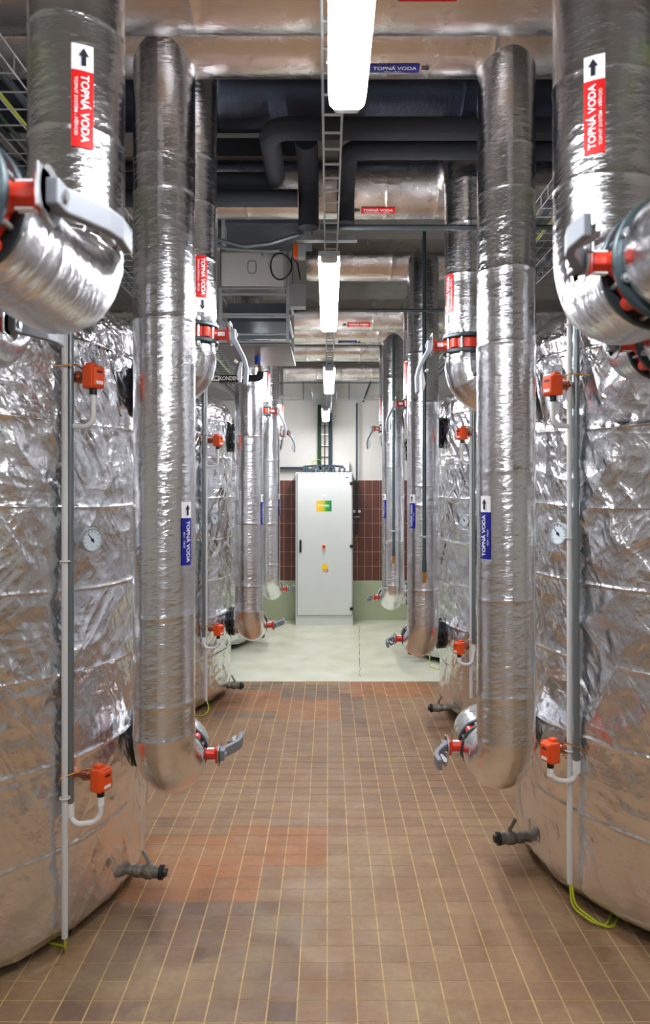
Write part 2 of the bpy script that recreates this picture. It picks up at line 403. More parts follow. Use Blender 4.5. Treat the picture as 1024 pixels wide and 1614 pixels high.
# ------------------------------------------------------------------ pipework
def lagging(pts, r, seams=(), seed=0, n=44, step=.03, amp=.0035, caps=True, v0=0.0):
    """one foil-wrapped pipe body: slightly lumpy, with raised tape joints"""
    path = resample(pts, step); total = sum((b - a).length for a, b in zip(path, path[1:]))
    # extra rings at the joints
    out = []; L = 0
    marks = sorted(q for s_ in seams for q in (s_ - .010, s_ - .004, s_, s_ + .004, s_ + .010)); mi = 0; out.append(path[0])
    for a, b in zip(path, path[1:]):
        d = (b - a).length
        while mi < len(marks) and marks[mi] < L + d:
            if marks[mi] > L + 1e-4: out.append(a.lerp(b, (marks[mi] - L) / d))
            mi += 1
        out.append(b); L += d
    def rf(L, a, p):
        q = Vector((math.cos(a) * r * 9, math.sin(a) * r * 9, L * 2.2 + seed * 7.3))
        k = 1 + amp * noise.noise(q) + amp * .5 * noise.noise(q * 2.7)
        rr = r * k
        for s_ in seams:
            d = abs(L + .004 * math.sin(a * 2 + seed) - s_)
            if d < .011: rr += .0026 * (1 - d / .011)
        end = min(L, total - L)
        if end < .012: rr -= (.012 - end) * .5
        return rr
    b = MB(); b.tube(out, r, n, rfun=rf, caps=caps); return b

def valve(label, pos, axis, stem, lever, group, name='butterfly_valve', scale=1.0, plate_label=True):
    """butterfly valve: local Y is the pipe axis, X the stem, Z completes; the lever points along +-axis (lever = +1/-1)"""
    ey = Vector(axis).normalized(); ex = Vector(stem); ex = (ex - ey * ex.dot(ey)).normalized(); ez = ex.cross(ey)
    M = Matrix((ex, ey, ez)).transposed()
    t = thing(name, label, 'valve', pos, group, M)
    def P(mb, nm, m, par=t): mb.local = True; return mb.build(nm, m, par)
    r = .104 * scale
    b = MB(); b.lathe([(-.026, 0), (-.026, r * .88), (-.020, r * .93), (.020, r * .93), (.026, r * .88), (.026, 0)], (0, 0, 0), (0, 1, 0), 36)
    for k in range(4):
        a = math.pi / 4 + k * math.pi / 2; b.cyl((math.cos(a) * r * .9, -.02, math.sin(a) * r * .9), (math.cos(a) * r * .9, .02, math.sin(a) * r * .9), .018, n=12)
    body = P(b, 'valve_body', RED); body['label'] = 'red cast valve body between the flanges'
    for s in (-1, 1):
        b = MB(); b.lathe([(0, 0), (0, r * 1.06), (s * .004, r * 1.09), (s * .014, r * 1.09), (s * .018, r * 1.06), (s * .018, 0)], (0, s * .0265, 0), (0, 1, 0), 40)
        P(b, 'flange', FLANGE)
    b = MB(); b.lathe([(-.062, 0), (-.062, .0065), (-.056, .0065), (-.056, .011), (-.045, .011), (-.045, .0065), (.045, .0065), (.045, .011), (.056, .011), (.056, .0065), (.062, .0065), (.062, 0)], (0, 0, 0), (0, 1, 0), 8)
    bolt = P(b, 'bolt', PLATE)
    for k in range(8):
        a = math.pi / 8 + k * math.pi / 4
        if k: q = bolt.copy(); C.objects.link(q); q.parent = t
        else: q = bolt
        q.location = (math.cos(a) * r * .96, 0, math.sin(a) * r * .96)
    b = MB(); b.lathe([(r * .85, .034), (r * .98, .026), (r * 1.05, .021), (r + .041, .020), (r + .046, .027), (r + .060, .030), (r + .062, 0)], (0, 0, 0), (1, 0, 0), 20)
    b.box((r + .018, 0, 0), (.05, .044, .022), .004); b.box((r + .054, 0, 0), (.012, .062, .062), .004)
    nk = P(b, 'neck', RED)
    b = MB(); b.box((r + .024, 0, .0225), (.03, .018, .004)); b.local = True; rp = b.build('rating_plate', WHITE, nk)
    b = MB(); b.box((r + .024, 0, -.0225), (.03, .018, .004)); b.local = True; b.build('rating_plate', WHITE, nk)
    # notch plate, a disc with a flat heel
    b = MB(); b.lathe([(0, 0), (0, .048), (.005, .048), (.005, 0)], (r + .0605, 0, 0), (1, 0, 0), 28); b.box((r + .063, -lever * .03, 0), (.005, .05, .07), .002)
    P(b, 'notch_plate', PLATE)
    # cranked lever
    L = lever
    cl = [(.214, -.024), (.214, .022), (.234, .052), (.264, .108), (.274, .150), (.270, .225)]
    cl = [(x - .144 + r, y) for x, y in cl]
    wd = [.016, .017, .014, .012, .012, .012]; up = []; dn = []
    for i, (x, y) in enumerate(cl):
        p = cl[max(i - 1, 0)]; q = cl[min(i + 1, len(cl) - 1)]; tx, ty = q[0] - p[0], q[1] - p[1]; h = math.hypot(tx, ty); nx, ny = ty / h, -tx / h
        up.append((x + nx * wd[i], (y + ny * wd[i]) * L)); dn.append((x - nx * wd[i] * .6, (y - ny * wd[i] * .6) * L))
    poly = up + dn[::-1]
    b = MB(); b.prism(poly, Vector(), Vector((1, 0, 0)), Vector((0, 1, 0)), Vector((0, 0, 1)), -.022, .022, .004)
    lv = P(b, 'lever', LEVER)
    dr = r - .144; b = MB(); b.prism([(x + dr, y) for x, y in [(.258, .12 * L), (.254, .210 * L), (.244, .216 * L), (.234, .18 * L), (.248, .12 * L)]], Vector(), Vector((1, 0, 0)), Vector((0, 1, 0)), Vector((0, 0, 1)), -.010, .010, .002)
    b.cyl((.230 + dr, .118 * L, -.016), (.230 + dr, .118 * L, .016), .007, n=10); b.local = True; b.build('trigger', PLATE, lv)
    b = MB(); b.cyl((.206 + dr, 0, 0), (.236 + dr, 0, 0), .011, n=6); b.local = True; b.build('stem_nut', PLATE, lv)
    return t

def pipe_thing(name, label, cat, pts, r, seams, seed, group, material=None, **k):
    t = thing(name, label, cat, Vector(pts[-1]), group)
    lagging(pts, r, seams, seed, **k).build('lagging', material or FOIL, t); return t

# tanks: (side, cx, cy)
TR = 1.10
TANKS = {('L', 1): (-1.955, 3.32), ('L', 2): (-1.95, 6.33), ('L', 3): (-1.94, 8.66),
         ('R', 1): (2.033, 3.50), ('R', 2): (2.0, 5.80), ('R', 3): (2.0, 8.06)}
ZLOW, ZUP, ZVAL = .638, 2.22, 2.45
TOP = 2.42
def tank_shell():
    b = MB(); n = 300; zs = []; z = .075
    seams = [.42, .74, 1.06, 1.38, 1.70, 2.02, 2.34]
    rows = []
    z = .062
    zs = [.062 + .0155 * k for k in range(int((TOP - .062) / .0155) + 1)]
    zs = [z for z in zs if min(abs(z - q) for q in seams) > .012] + [q + d for q in seams for d in (-.008, -.003, 0, .003, .008)]
    rows = [(z, TR, True) for z in sorted(zs)]
    for k in range(0, 13):
        a = math.pi / 2 * k / 12; rows.append((TOP + .30 * math.sin(a), TR * max(.001, math.cos(a)) if k < 12 else .002, False))
    vs = []; uvs = []; fs = []
    for i, (z, r, wall) in enumerate(rows):
        for k in range(n + 1):
            a = 2 * math.pi * (k % n) / n; ca, sa = math.cos(a), math.sin(a)
            q = Vector((ca * 1.08, sa * 1.08, z)); rr = r
            msk = min(1, max(0, .5 + 1.6 * noise.noise(Vector((ca * 1.7, sa * 1.7, z * .9 + 5)))))
            d = .007 * noise.noise(q * 3.1)
            sh = q + Vector((0, 0, .55 * noise.noise(q * 1.1)))
            d1 = 1 - abs(noise.noise(Vector((sh.x * 4.5, sh.y * 4.5, sh.z * 3.2 + ca * 2)))) * 2.2
            d += .009 * msk * max(0, d1) ** 3
            d2 = 1 - abs(noise.noise(Vector((sh.x * 8 + 3, sh.y * 8, sh.z * 7)))) * 2.2
            d += .005 * max(0, d2) ** 2
            if wall:
                for j, s_ in enumerate(seams):
                    e = abs(z - s_)
                    if e < .0079: d += .0055 * (1 - e / .008) * (.75 + noise.noise(Vector((ca * 6, sa * 6, j * 9))))
                for j in range(5):
                    av = j * 2 * math.pi / 5 + .4; da = abs((a - av + math.pi) % (2 * math.pi) - math.pi) * TR
                    if da < .03: d += .005 * (1 - da / .03)
                if z < .11: d -= .03 * (.11 - z) / .035 * (1 + .6 * noise.noise(Vector((ca * 5, sa * 5, 2))))
            fade = 1 if wall else max(0, r / TR)
            zz = z + (.022 * noise.noise(Vector((ca * 1.6, sa * 1.6, z * 1.3))) if wall else 0)
            if i == 0: zz += .022 * noise.noise(Vector((ca * 4, sa * 4, 1)))
            rr = r + d * fade; vs.append((ca * rr, sa * rr, zz)); uvs.append((2 * math.pi * k / n * TR, z if wall else TOP + (i - len(rows) + 13) * .12))
    N = n + 1
    for i in range(len(rows) - 1):
        for k in range(n): fs.append([i * N + k, i * N + k + 1, (i + 1) * N + k + 1, (i + 1) * N + k])
    b.add(vs, fs, uvs, 0, True); return b
shell0 = None; bolt0 = None
WORDS = {1: 'nearest', 2: 'middle', 3: 'farthest'}
SIDE = {'L': 'left', 'R': 'right'}
def nozzle_end(sd, i):
    cx, cy = TANKS[sd, i]; return cx + (1 if sd == 'L' else -1) * TR
for (sd, i), (cx, cy) in TANKS.items():
    s = 1 if sd == 'L' else -1
    t = thing('storage_tank', f'{WORDS[i]} foil-clad cylindrical hot water tank on the {SIDE[sd]} side of the aisle', 'tank', (cx, cy, 0), 'foil-clad storage tanks')
    if shell0 is None:
        shell0 = tank_shell(); shell0.local = True; sh = shell0.build('shell', FOILT, t); first = sh
    else:
        sh = first.copy(); C.objects.link(sh); sh.parent = t
    sh.rotation_euler.z = {('L', 1): 0, ('L', 2): 2.1, ('L', 3): 4.4, ('R', 1): 2.75, ('R', 2): 5.3, ('R', 3): .9}[sd, i]
    b = MB(); b.cyl((0, 0, 0), (0, 0, .12), .93, n=48); b.local = True; b.build('base', BLACKF, t)
    for z in (ZLOW, ZUP):
        b = MB(); b.lathe([(-.10, .085), (-.015, .085), (-.015, .118), (.010, .122), (.012, .118), (.012, .09), (.020, .09), (.020, .118), (.022, .122), (.044, .122), (.044, 0)], (s * TR, 0, z), (s, 0, 0), 36)
        b.local = True; nz = b.build('nozzle_flange', BLACKF, t); nz['label'] = 'black bolted nozzle flange'
        if bolt0 is None:
            b = MB(); b.lathe([(-.030, 0), (-.030, .012), (-.018, .012), (-.018, .008), (.045, .008), (.045, .012), (.056, .012), (.056, 0)], (0, 0, 0), (1, 0, 0), 8)
            b.local = True; bolt0 = b.build('bolt', STEEL, nz); q = bolt0
        else: q = bolt0.copy(); C.objects.link(q); q.parent = nz
        for k in range(8):
            a = math.pi / 8 + k * math.pi / 4
            if k: q = bolt0.copy(); C.objects.link(q); q.parent = nz
            q.location = (s * TR, math.cos(a) * .105, z + math.sin(a) * .105); q.rotation_euler.z = 0 if s > 0 else math.pi

# supply and return connections of each tank
RET = {('L', 1): (-.648, 2.90), ('L', 2): (-.640, 5.93), ('L', 3): (-.655, 8.22), ('R', 1): (.708, 2.92), ('R', 2): (.690, 5.34), ('R', 3): (.665, 7.50)}
SUPX = {('L', 1): -.600, ('L', 2): -.605, ('L', 3): -.63, ('R', 1): .660, ('R', 2): .700, ('R', 3): .665}
RTOP = {('L', 1): 3.58, ('L', 2): 3.40, ('L', 3): 3.37, ('R', 1): 3.58, ('R', 2): 3.45, ('R', 3): 3.41}
PHI = {('L', 1): 56, ('L', 2): 74, ('L', 3): 76, ('R', 1): -56, ('R', 2): -48, ('R', 3): -56}
rr = .1145
SEAMZ = {('L', 1): [3.05, 2.92, 2.42, 1.27, .93, .80], ('R', 1): [3.1, 2.93, 2.62, 2.33, 1.83, 1.33, .95, .78],
         ('L', 2): [2.2, 1.5, 1.0, .8], ('R', 2): [2.75, 2.4, 1.8, 1.66, 1.05], ('L', 3): [2.1, 1.6, 1.4, .95], ('R', 3): [2.9, 2.0, 1.25, .8]}
def rwords(sd, i): return f'{WORDS[i]} tank on the {SIDE[sd]}'
for (sd, i), (x, y) in RET.items():
    s = 1 if sd == 'L' else -1; cx, cy = TANKS[sd, i]; ztop = RTOP[sd, i]; xe = nozzle_end(sd, i) + s * .044
    bend = .16; yv = (y + bend + cy - bend) / 2 if cy - y > .42 else y + .215
    pts = fillet([(x, y, ztop), (x, y, ZLOW), (x + s * .02, yv - .046, ZLOW)], [bend], 12)
    t = pipe_thing('return_pipe', f'tall foil-wrapped riser with blue marker beside the {rwords(sd, i)}', 'pipe', pts, rr + (.006 if (sd, i) == ('L', 1) else 0), [ztop - q for q in SEAMZ[sd, i]] + [ztop - ZLOW + .06], i * 3 + s, 'foil return risers')
    fn = on_riser(x, y, rr + (.006 if (sd, i) == ('L', 1) else 0), R(PHI[sd, i]), 1.713 if (sd, i) == ('L', 1) else 1.735, .245, sd == 'L')
    flow_label(t, fn, LBLUE, 'RO1 - VRAT', start=(sd == 'L'), arrow=(-1 if sd == 'L' else 1))
    ye = max(cy, yv + .046 + .12)
    pts = fillet([(x + s * .02, yv + .046, ZLOW), (x + s * .02, cy, ZLOW), (xe, cy, ZLOW)], [min(.13, cy - yv - .05, abs(xe - x - s * .02) - .01)], 10)
    pipe_thing('elbow_pipe', f'foil-wrapped elbow from the low red valve into the {rwords(sd, i)}', 'pipe', pts, rr * .97, [.1], i + 40, 'lower tank elbows')
    valve(f'red butterfly valve with grey lever low on the {rwords(sd, i)}', (x + s * .02, yv, ZLOW), (0, 1, 0), (s, 0, 0), 1 if sd == 'L' else -1, 'lower butterfly valves')
STOP = {('L', 1): (3.76, 3.60), ('L', 2): (3.27, None), ('L', 3): (3.30, None), ('R', 1): (3.41, 3.86), ('R', 2): (3.27, 6.2), ('R', 3): (3.37, 8.2)}
rs = .105
for (sd, i), x in SUPX.items():
    s = 1 if sd == 'L' else -1; cx, cy = TANKS[sd, i]; y = cy - (.06 if (sd, i) == ('L', 1) else 0); zt, ye = STOP[sd, i]; xe = nozzle_end(sd, i) + s * .044
    if ye: pts = fillet([(x, ye, zt), (x, y, zt), (x, y, ZVAL + .046)], [min(.2, ye - y - .01)], 10)
    else: pts = [Vector((x, y, zt)), Vector((x, y, ZVAL + .046))]
    tot = sum((Vector(b_) - Vector(a_)).length for a_, b_ in zip(pts, pts[1:]))
    t = pipe_thing('supply_pipe', f'foil-wrapped pipe with red marker above the upper valve of the {rwords(sd, i)}', 'pipe', pts, rs, [tot - q for q in (.28, .52, .72)], i + 11 * s, 'foil supply pipes')
    flow_label(t, on_riser(x, y, rs, R({('L', 1): 30, ('R', 1): -58}.get((sd, i), 66 * s)), 2.775, .245, sd == 'L'), LRED, 'TEPELNÁ ČERPADLA - PŘÍVOD', start=(sd != 'L'), arrow=(1 if sd == 'L' else -1))
    pts = fillet([(x, y, ZVAL - .046), (x, y, ZUP), (xe, y, ZUP)], [.13], 10)
    pipe_thing('elbow_pipe', f'foil-wrapped elbow below the upper red valve of the {rwords(sd, i)}', 'pipe', pts, rs * .97, [.12], i + 60, 'upper tank elbows')
    valve(f'red butterfly valve with hanging grey lever high beside the {rwords(sd, i)}', (x, y, ZVAL), (0, 0, -1), (s, 0, 0), 1, 'upper butterfly valves')
# the big feeds at both edges of the picture
for s, x, yv_, y, r, lv in ((1, -.634, 1.20, 1.85, .117, 1), (-1, .722, 1.55, 1.93, .126, -1)):
    z = 2.235; sd = SIDE['L' if s > 0 else 'R']
    pts = fillet([(x, 2.40, 3.50), (x, y, 3.50), (x, y, z), (x, yv_ + .046, z)], [.25, .17], 12)
    t = pipe_thing('supply_pipe', f'large foil-wrapped feed pipe with red marker at the {sd} edge, nearest the camera', 'pipe', pts, r, [1.05, 1.32, 1.62, 2.05], 80 + s, 'near feed pipes', step=.02, n=56)
    flow_label(t, on_riser(x, y, r, R(25 if s > 0 else -29), 2.815 if s > 0 else 2.835, .245, s > 0), LRED, 'TOPNÝ SYSTÉM - PŘÍVOD', start=(s > 0), arrow=(-1 if s > 0 else 1))
    pts = fillet([(x, yv_ - .046, z), (x, yv_ - .27, z), (x - s * .75, yv_ - .27, z)], [.17], 12)
    pipe_thing('elbow_pipe', f'large foil elbow in front of the red valve at the {sd} edge', 'pipe', pts, r, [.1], 90 + s, 'near feed elbows')
    valve(f'large red butterfly valve with grey lever at the {sd} edge, nearest the camera', (x, yv_, z), (0, 1, 0), (s, 0, 0), lv, 'near feed valves', scale=r / .105)
for s, x, yv_, y, lv in ((1, -1.085, 2.12, 2.45, 1), (-1, 1.105, 2.40, 2.69, -1)):
    z = 2.235; r = .105; sd = SIDE['L' if s > 0 else 'R']
    pts = fillet([(x - s * .8, y, 2.83), (x, y, 2.83), (x, y, z), (x, yv_ + .046, z)], [.16, .16], 10)
    pipe_thing('supply_pipe', f'foil-wrapped pipe bend behind the second red valve at the {sd} edge', 'pipe', pts, r, [1.2, 1.5], 70 + s, 'second feed pipes')
    pts = fillet([(x, yv_ - .046, z), (x, yv_ - .25, z), (x - s * .6, yv_ - .25, z)], [.16], 10)
    pipe_thing('elbow_pipe', f'foil elbow in front of the second red valve at the {sd} edge', 'pipe', pts, r, [.1], 75 + s, 'second feed elbows')
    valve(f'red butterfly valve below the large one at the {sd} edge', (x, yv_, z), (0, 1, 0), (s, 0, 0), lv, 'second feed valves')

# headers across the room: y, z, r, x0, x1, seams
HEAD = [('H1', 2.53, 3.53, .175, 'nearest foil header crossing the top of the picture', [2.78, 3.35, 4.1]),
        ('H2', 2.92, 3.59, .170, 'foil header with a blue marker that the two nearest risers join', [2.6, 3.88, 4.7]),
        ('HC', 4.00, 3.41, .160, 'foil header with a red marker above the steel rail', [2.8, 3.55, 3.82, 4.0]),
        ('H4', 5.45, 3.475, .150, 'foil header above the long lamp that the middle right riser joins', [2.9, 3.7]),
        ('H5', 6.30, 3.27, .135, 'foil header with a small red marker beside the lamp', [2.9, 3.62]),
        ('H6', 7.52, 3.42, .150, 'foil header with a small blue marker beyond the lamp', [3.3, 3.75]),
        ('H7', 8.30, 3.375, .140, 'far foil header just above the farthest valves', [3.0, 3.6, 3.9]),
        ('H8', 9.35, 3.31, .140, 'farthest foil header, close to the back wall', [3.1, 3.4, 3.8])]
HD = {}
for k, y, z, r, lab, se in HEAD:
    x1 = {'H8': .75}.get(k, 3.44); x0_ = {'H4': -.16}.get(k, -3.44)
    t = pipe_thing('header_pipe', lab, 'pipe', [Vector((x0_, y, z)), Vector((x1, y, z))], r, [q - 3.24 - x0_ for q in se if q - 3.24 > x0_], y, 'foil headers across the aisle', FOILH, n=40, step=.04)
    HD[k] = (t, y, z, r)
def header_label(k, px0, px1, Yf, colour, sub, phi, arrow_end):
    t, y, z, r = HD[k]; xa = (px0 - VX) * Yf / F; L = (px1 - px0) * Yf / F
    flow_label(t, on_header(xa, y, z, r, R(phi)), colour, sub, L=L, W=.045, start=not arrow_end, arrow=1 if arrow_end else -1, panel=False, wl=.05)
header_label('H1', 606, 724, 2.38, LRED, 'TOPNÝ SYSTÉM - PŘÍVOD', 50, False)
header_label('H2', 585, 686, 2.80, LBLUE, 'RO1 - VRAT', 80, True)
header_label('HC', 555, 624, 3.87, LRED, 'TEPELNÁ ČERPADLA - PŘÍVOD', 66, False)
header_label('H5', 538, 583, 6.2, LRED, 'TEPELNÁ ČERPADLA - PŘÍVOD', 48, False)
header_label('H6', 533, 570, 7.4, LBLUE, 'RO1 - VRAT', 68, True)
t = pipe_thing('header_pipe', 'foil header above the black pipes, its shade put into a dark colour', 'pipe', [Vector((-3.44, 3.70, 3.78)), Vector((3.44, 3.70, 3.78))], .195, [2.9, 4.1], 31, 'foil headers across the aisle', FOIL_SHADE, n=40, step=.05)

# black lagged pipes under the ceiling
def black(label, pts, r, bend):
    b = MB(); b.tube(fillet(pts, bend, 8), r, 24); o = b.build('lagged_pipe', RUBBER); return tag(o, label, 'pipe', 'black lagged pipes')
black('upper black lagged pipe with an offset bend left of the cable ladder', [(2.6, 3.2, 3.338), (-.263, 3.2, 3.338), (-.263, 3.75, 3.338), (-1.5, 3.75, 3.338)], .048, .09)
black('lower black lagged pipe running right from the cable ladder', [(2.6, 3.30, 3.296), (.09, 3.30, 3.296), (.09, 3.76, 3.296), (.09, 3.76, 3.13)], .045, .08)
black('black lagged pipe running back and turning down beside the cable ladder', [(-.10, 3.30, 3.345), (-.10, 3.74, 3.345), (-.10, 3.74, 3.10)], .052, .09)
black('lowest black lagged pipe running left from the cable ladder', [(-.155, 3.70, 3.235), (-1.5, 3.70, 3.235)], .043, .05)

# ------------------------------------------------------------------ lamps
LAMPM = mat('lamp_diffuser', (250, 250, 252), .4, emit=(249, 250, 255), estr=LAMP_STRENGTH)
LCAP = mat('lamp_end_cap', (196, 200, 200), .35)
ZL = 2.70
def lamp(label, x, ya, yb, z=ZL, tilt=0.0):
    t = thing('strip_light', label, 'lamp', (x, (ya + yb) / 2, z), 'strip lights along the aisle', Matrix.Rotation(tilt, 3, 'X'))
    L = (yb - ya) / 2; sec = []
    for k in range(13):
        a = math.pi * k / 12; sec.append((.044 * math.copysign(min(1, 1.12 * abs(math.cos(a))), math.cos(a)), -.034 * min(1, 1.5 * math.sin(a))))
    def loft(secs, ys, caps=True):
        b = MB(); n = len(secs[0]); vs = [(p[0], y, p[1]) for s_, y in zip(secs, ys) for p in s_]
        fs = [[i * n + k, (i + 1) * n + k, (i + 1) * n + k + 1, i * n + k + 1] for i in range(len(ys) - 1) for k in range(n - 1)]
        fs += [[i * n + n - 1, (i + 1) * n + n - 1, (i + 1) * n, i * n] for i in range(len(ys) - 1)]
        b.add(vs, fs, None, 0, True)
        if caps: b.add(vs[:n], [list(range(n))]); b.add(vs[-n:], [list(range(n))[::-1]])
        b.local = True; return b
    sc_ = lambda k: [(p[0] * k, p[1] * k) for p in sec]
    df = loft([sc_(.80), sc_(.95), sc_(1), sc_(1), sc_(.95), sc_(.80)], [-L + .035, -L + .05, -L + .10, L - .10, L - .05, L - .035]).build('diffuser', LAMPM, t)
    b = MB(); b.box((0, 0, .012), (.088, 2 * L - .06, .024), .006); b.local = True; b.build('housing', LCAP, t)
    for s in (-1, 1):
        e = loft([sc_(.80), sc_(.74), sc_(.5)], [s * (L - .0345), s * (L - .012), s * L]); e.build('end_cap', LCAP, t)
        b = MB(); y = s * (L - .16)
        b.tube(fillet([(-.047, y, .012), (-.047, y, .04), (.0, y, .065), (.047, y, .04), (.047, y, .012)], .012, 4), .0025, 6)
        b.local = True; b.build('hanger_clip', STEEL, t)
    return t
lamp('strip light at the top of the picture, nearest the camera', .045, .50, 1.80)
lamp('long strip light in the middle, beside the hanging steel frame', .004, 2.92, 4.24)
lamp('third strip light along the aisle, above the far valves', .008, 5.55, 6.88)
lamp('farthest strip light, above the cable ladder on the back wall', -.03, 8.3, 9.55)
lamp('added unseen strip light behind the camera', .04, -1.95, -.65)  # added out of view for frontal light
lamp('second added unseen strip light behind the camera', .04, -5.6, -4.3)  # another assumed light, added out of view

# ------------------------------------------------------------------ cable trays and ladders
def mesh_tray(name, label, a, b_, width, side, pitch_, wr=.0025, up=Vector((0, 0, 1)), nl=4):
    a = Vector(a); b_ = Vector(b_); d = (b_ - a); L = d.length; d.normalize(); e = d.cross(up).normalized()
    b = MB()
    for k in range(nl): b.cyl(a + e * (width * (k / (nl - 1) - .5)), b_ + e * (width * (k / (nl - 1) - .5)), wr, n=6)
    if side:
        for s in (-.5, .5): b.cyl(a + e * width * s + up * side, b_ + e * width * s + up * side, wr, n=6)
    n = int(L / pitch_)
    for k in range(n + 1):
        p = a + d * (L * k / n)
        q = [p + e * -width / 2, p + e * width / 2]
        if side: q = [q[0] + up * side] + q + [q[1] + up * side]
        b.tube(q, wr, 6)
    o = b.build(name, STEEL); return tag(o, label, 'cable tray')
mesh_tray('cable_ladder', 'narrow wire cable ladder running above the strip lights down the aisle', (.012, .3, 2.79), (.012, 9.6, 2.79), .052, 0, .1005, .0035, nl=2)
lt = mesh_tray('cable_tray', 'wire mesh cable tray running high along the left side', (-1.05, .2, 2.952), (-1.05, 9.7, 2.952), .30, .055, .1)
rt = mesh_tray('cable_tray', 'wire mesh cable tray running high along the right side', (1.05, .2, 2.952), (1.05, 9.7, 2.952), .30, .055, .1)
bt = mesh_tray('cable_tray', 'wire mesh cable tray crossing in front of the back wall', (-2.2, 9.82, 2.99), (2.2, 9.82, 2.99), .12, .05, .1)
mesh_tray('cable_tray', 'short wire mesh tray coming down to the wall above the cabinet', (-.045, 8.6, 2.93), (-.045, 9.93, 2.93), .30, .055, .1)
def cable(name, label, pts, r, m, bend=.05, group=None, n=8):
    b = MB(); b.tube(fillet(pts, bend, 6) if len(pts) > 2 else [Vector(p) for p in pts], r, n); o = b.build(name, m)
    return tag(o, label, 'cable', group)
def wavy(a, b_, amp, seed, n=30):
    a = Vector(a); b_ = Vector(b_); return [a.lerp(b_, k / n) + Vector((amp * noise.noise(Vector((k * .35, seed, 0))), 0, abs(amp * .3 * noise.noise(Vector((k * .35, seed, 5)))))) for k in range(n + 1)]
for s, nm in ((-1, 'left'), (1, 'right')):
    for k, (m, r, lab) in enumerate(((CABLE, .011, 'thick blue grey cable'), (YG, .006, 'yellow earth cable'), (CGREEN, .007, 'green cable'), (CBLK, .008, 'black cable'), (CABLE, .009, 'thin blue grey cable'))):
        b = MB(); b.tube(wavy((s * (1.05 + (k - 2) * .05), .25, 2.957 + r), (s * (1.05 + (k - 2) * .05), 9.6, 2.957 + r), .02, k + s * 9), r, 8)
        tag(b.build('cable', m), f'{lab} lying in the {nm} mesh tray', 'cable', f'cables in the {nm} tray')
# ladder on the back wall with its cable bundles
b = MB()
for s in (-1, 1): b.box((-.045 + s * .095, YB - .04, 2.47), (.012, .04, .86), .002)
for k in range(6): b.box((-.045, YB - .03, 2.10 + k * .145), (.19, .015, .016), .002)
for z in (2.13, 2.78): b.box((-.045, YB - .012, z), (.29, .02, .022), .003)
tag(b.build('cable_ladder', STEEL), 'vertical cable ladder on the back wall above the cabinet', 'cable tray')
for s, m in ((-1, CGREEN), (1, CABLE)):
    b = MB()
    for k in range(9):
        b.tube([(-.045 + s * .072 + (k % 3 - 1) * .016, YB - .062 - (k // 3) * .016, 2.06 + .5 * q + 0) for q in (0, .6, 1.2, 1.75)], .0085, 7)
    tag(b.build('cable_bundle', m), ('green' if s < 0 else 'blue grey') + ' cable bundle strapped to the back wall ladder', 'cable', 'cable bundles on the back wall')
cable('cable', 'single brown cable hanging between the two wall bundles', [(-.05, YB - .06, 2.92), (-.045, YB - .06, 2.5), (-.048, YB - .06, 2.07)], .008, mat('brown_cable', (92, 62, 40), .5), .1)

# ------------------------------------------------------------------ control cabinet
cxa, cxb = (465.5 - VX) * 9.625 / F, (556 - VX) * 9.625 / F; cw = cxb - cxa; cxm = (cxa + cxb) / 2; CY = 9.625; CT = 2.012
t = thing('control_cabinet', 'tall light grey electrical cabinet standing against the back wall', 'cabinet', (cxm, CY + .18, 0))
b = MB(); b.box((cxm, CY + .19, (CT + .10) / 2), (cw, .34, CT - .10), .004); b.build('housing', CAB, t)
b = MB(); b.box((cxm, CY + .19, .05), (cw, .34, .098), .003); b.build('plinth', CAB, t)
dx0, dx1 = cxa + .024, cxb - .012
b = MB(); b.box(((dx0 + dx1) / 2, CY + .008, (CT + .115) / 2 + .0), (dx1 - dx0, .022, CT - .155), .005); door = b.build('door', CAB, t)
b = MB(); b.box(((dx0 + dx1) / 2, CY + .0135, (CT + .115) / 2), (dx1 - dx0 + .009, .014, CT - .146)); b.build('door_gap_shade', BLK, door)  # black backing puts the shade into the gap round the door
FY = CY - .003
b = MB(); b.box((at(473.5, 861, FY).x, FY - .012, at(473, 861, FY).z), (.028, .03, .155), .006); b.box((at(473.5, 858, FY).x, FY - .03, at(473, 856, FY).z), (.018, .016, .09), .005)
b.build('handle', BLK, door)
for py in (762, 861, 959.5):
    b = MB(); b.box((at(553.6, py, FY).x, FY - .008, at(553, py, FY).z), (.042, .028, .040), .004); b.build('hinge', BLK, door)
def cplate(nm, m, px0, py0, px1, py1, d=.002):
    a = at(px0, py1, FY); c = at(px1, py0, FY); q = MB(); q.box(((a.x + c.x) / 2, FY - d / 2, (a.z + c.z) / 2), (c.x - a.x, d, c.z - a.z)); return q.build(nm, m, door)
def grad():
    m = bpy.data.materials.new('logo_gradient'); m.use_nodes = True; nt = m.node_tree; tc = nt.nodes.new('ShaderNodeTexCoord')
    sp = nt.nodes.new('ShaderNodeSeparateXYZ'); nt.links.new(tc.outputs['Generated'], sp.inputs[0]); r = nt.nodes.new('ShaderNodeValToRGB')
    e = r.color_ramp.elements; e[0].position = .1; e[0].color = lin((246, 190, 16)); e[1].position = .9; e[1].color = lin((10, 130, 62))
    q = e.new(.48); q.color = lin((196, 190, 30)); q = e.new(.62); q.color = lin((60, 160, 40))
    nt.links.new(sp.outputs[0], r.inputs[0]); nt.links.new(r.outputs[0], nt.nodes['Principled BSDF'].inputs['Base Color']); return m
pl = cplate('logo_plate', grad(), 498.5, 789, 522.5, 806); pl['label'] = 'yellow to green company plate'
o0 = at(498.5, 806, FY); fnc = flat((o0.x, FY - .002, o0.z), (1, 0, 0), (0, 0, 1))
b = MB(); lw = .2; lh = .142                            # the word on it is too small to read: a row of strokes
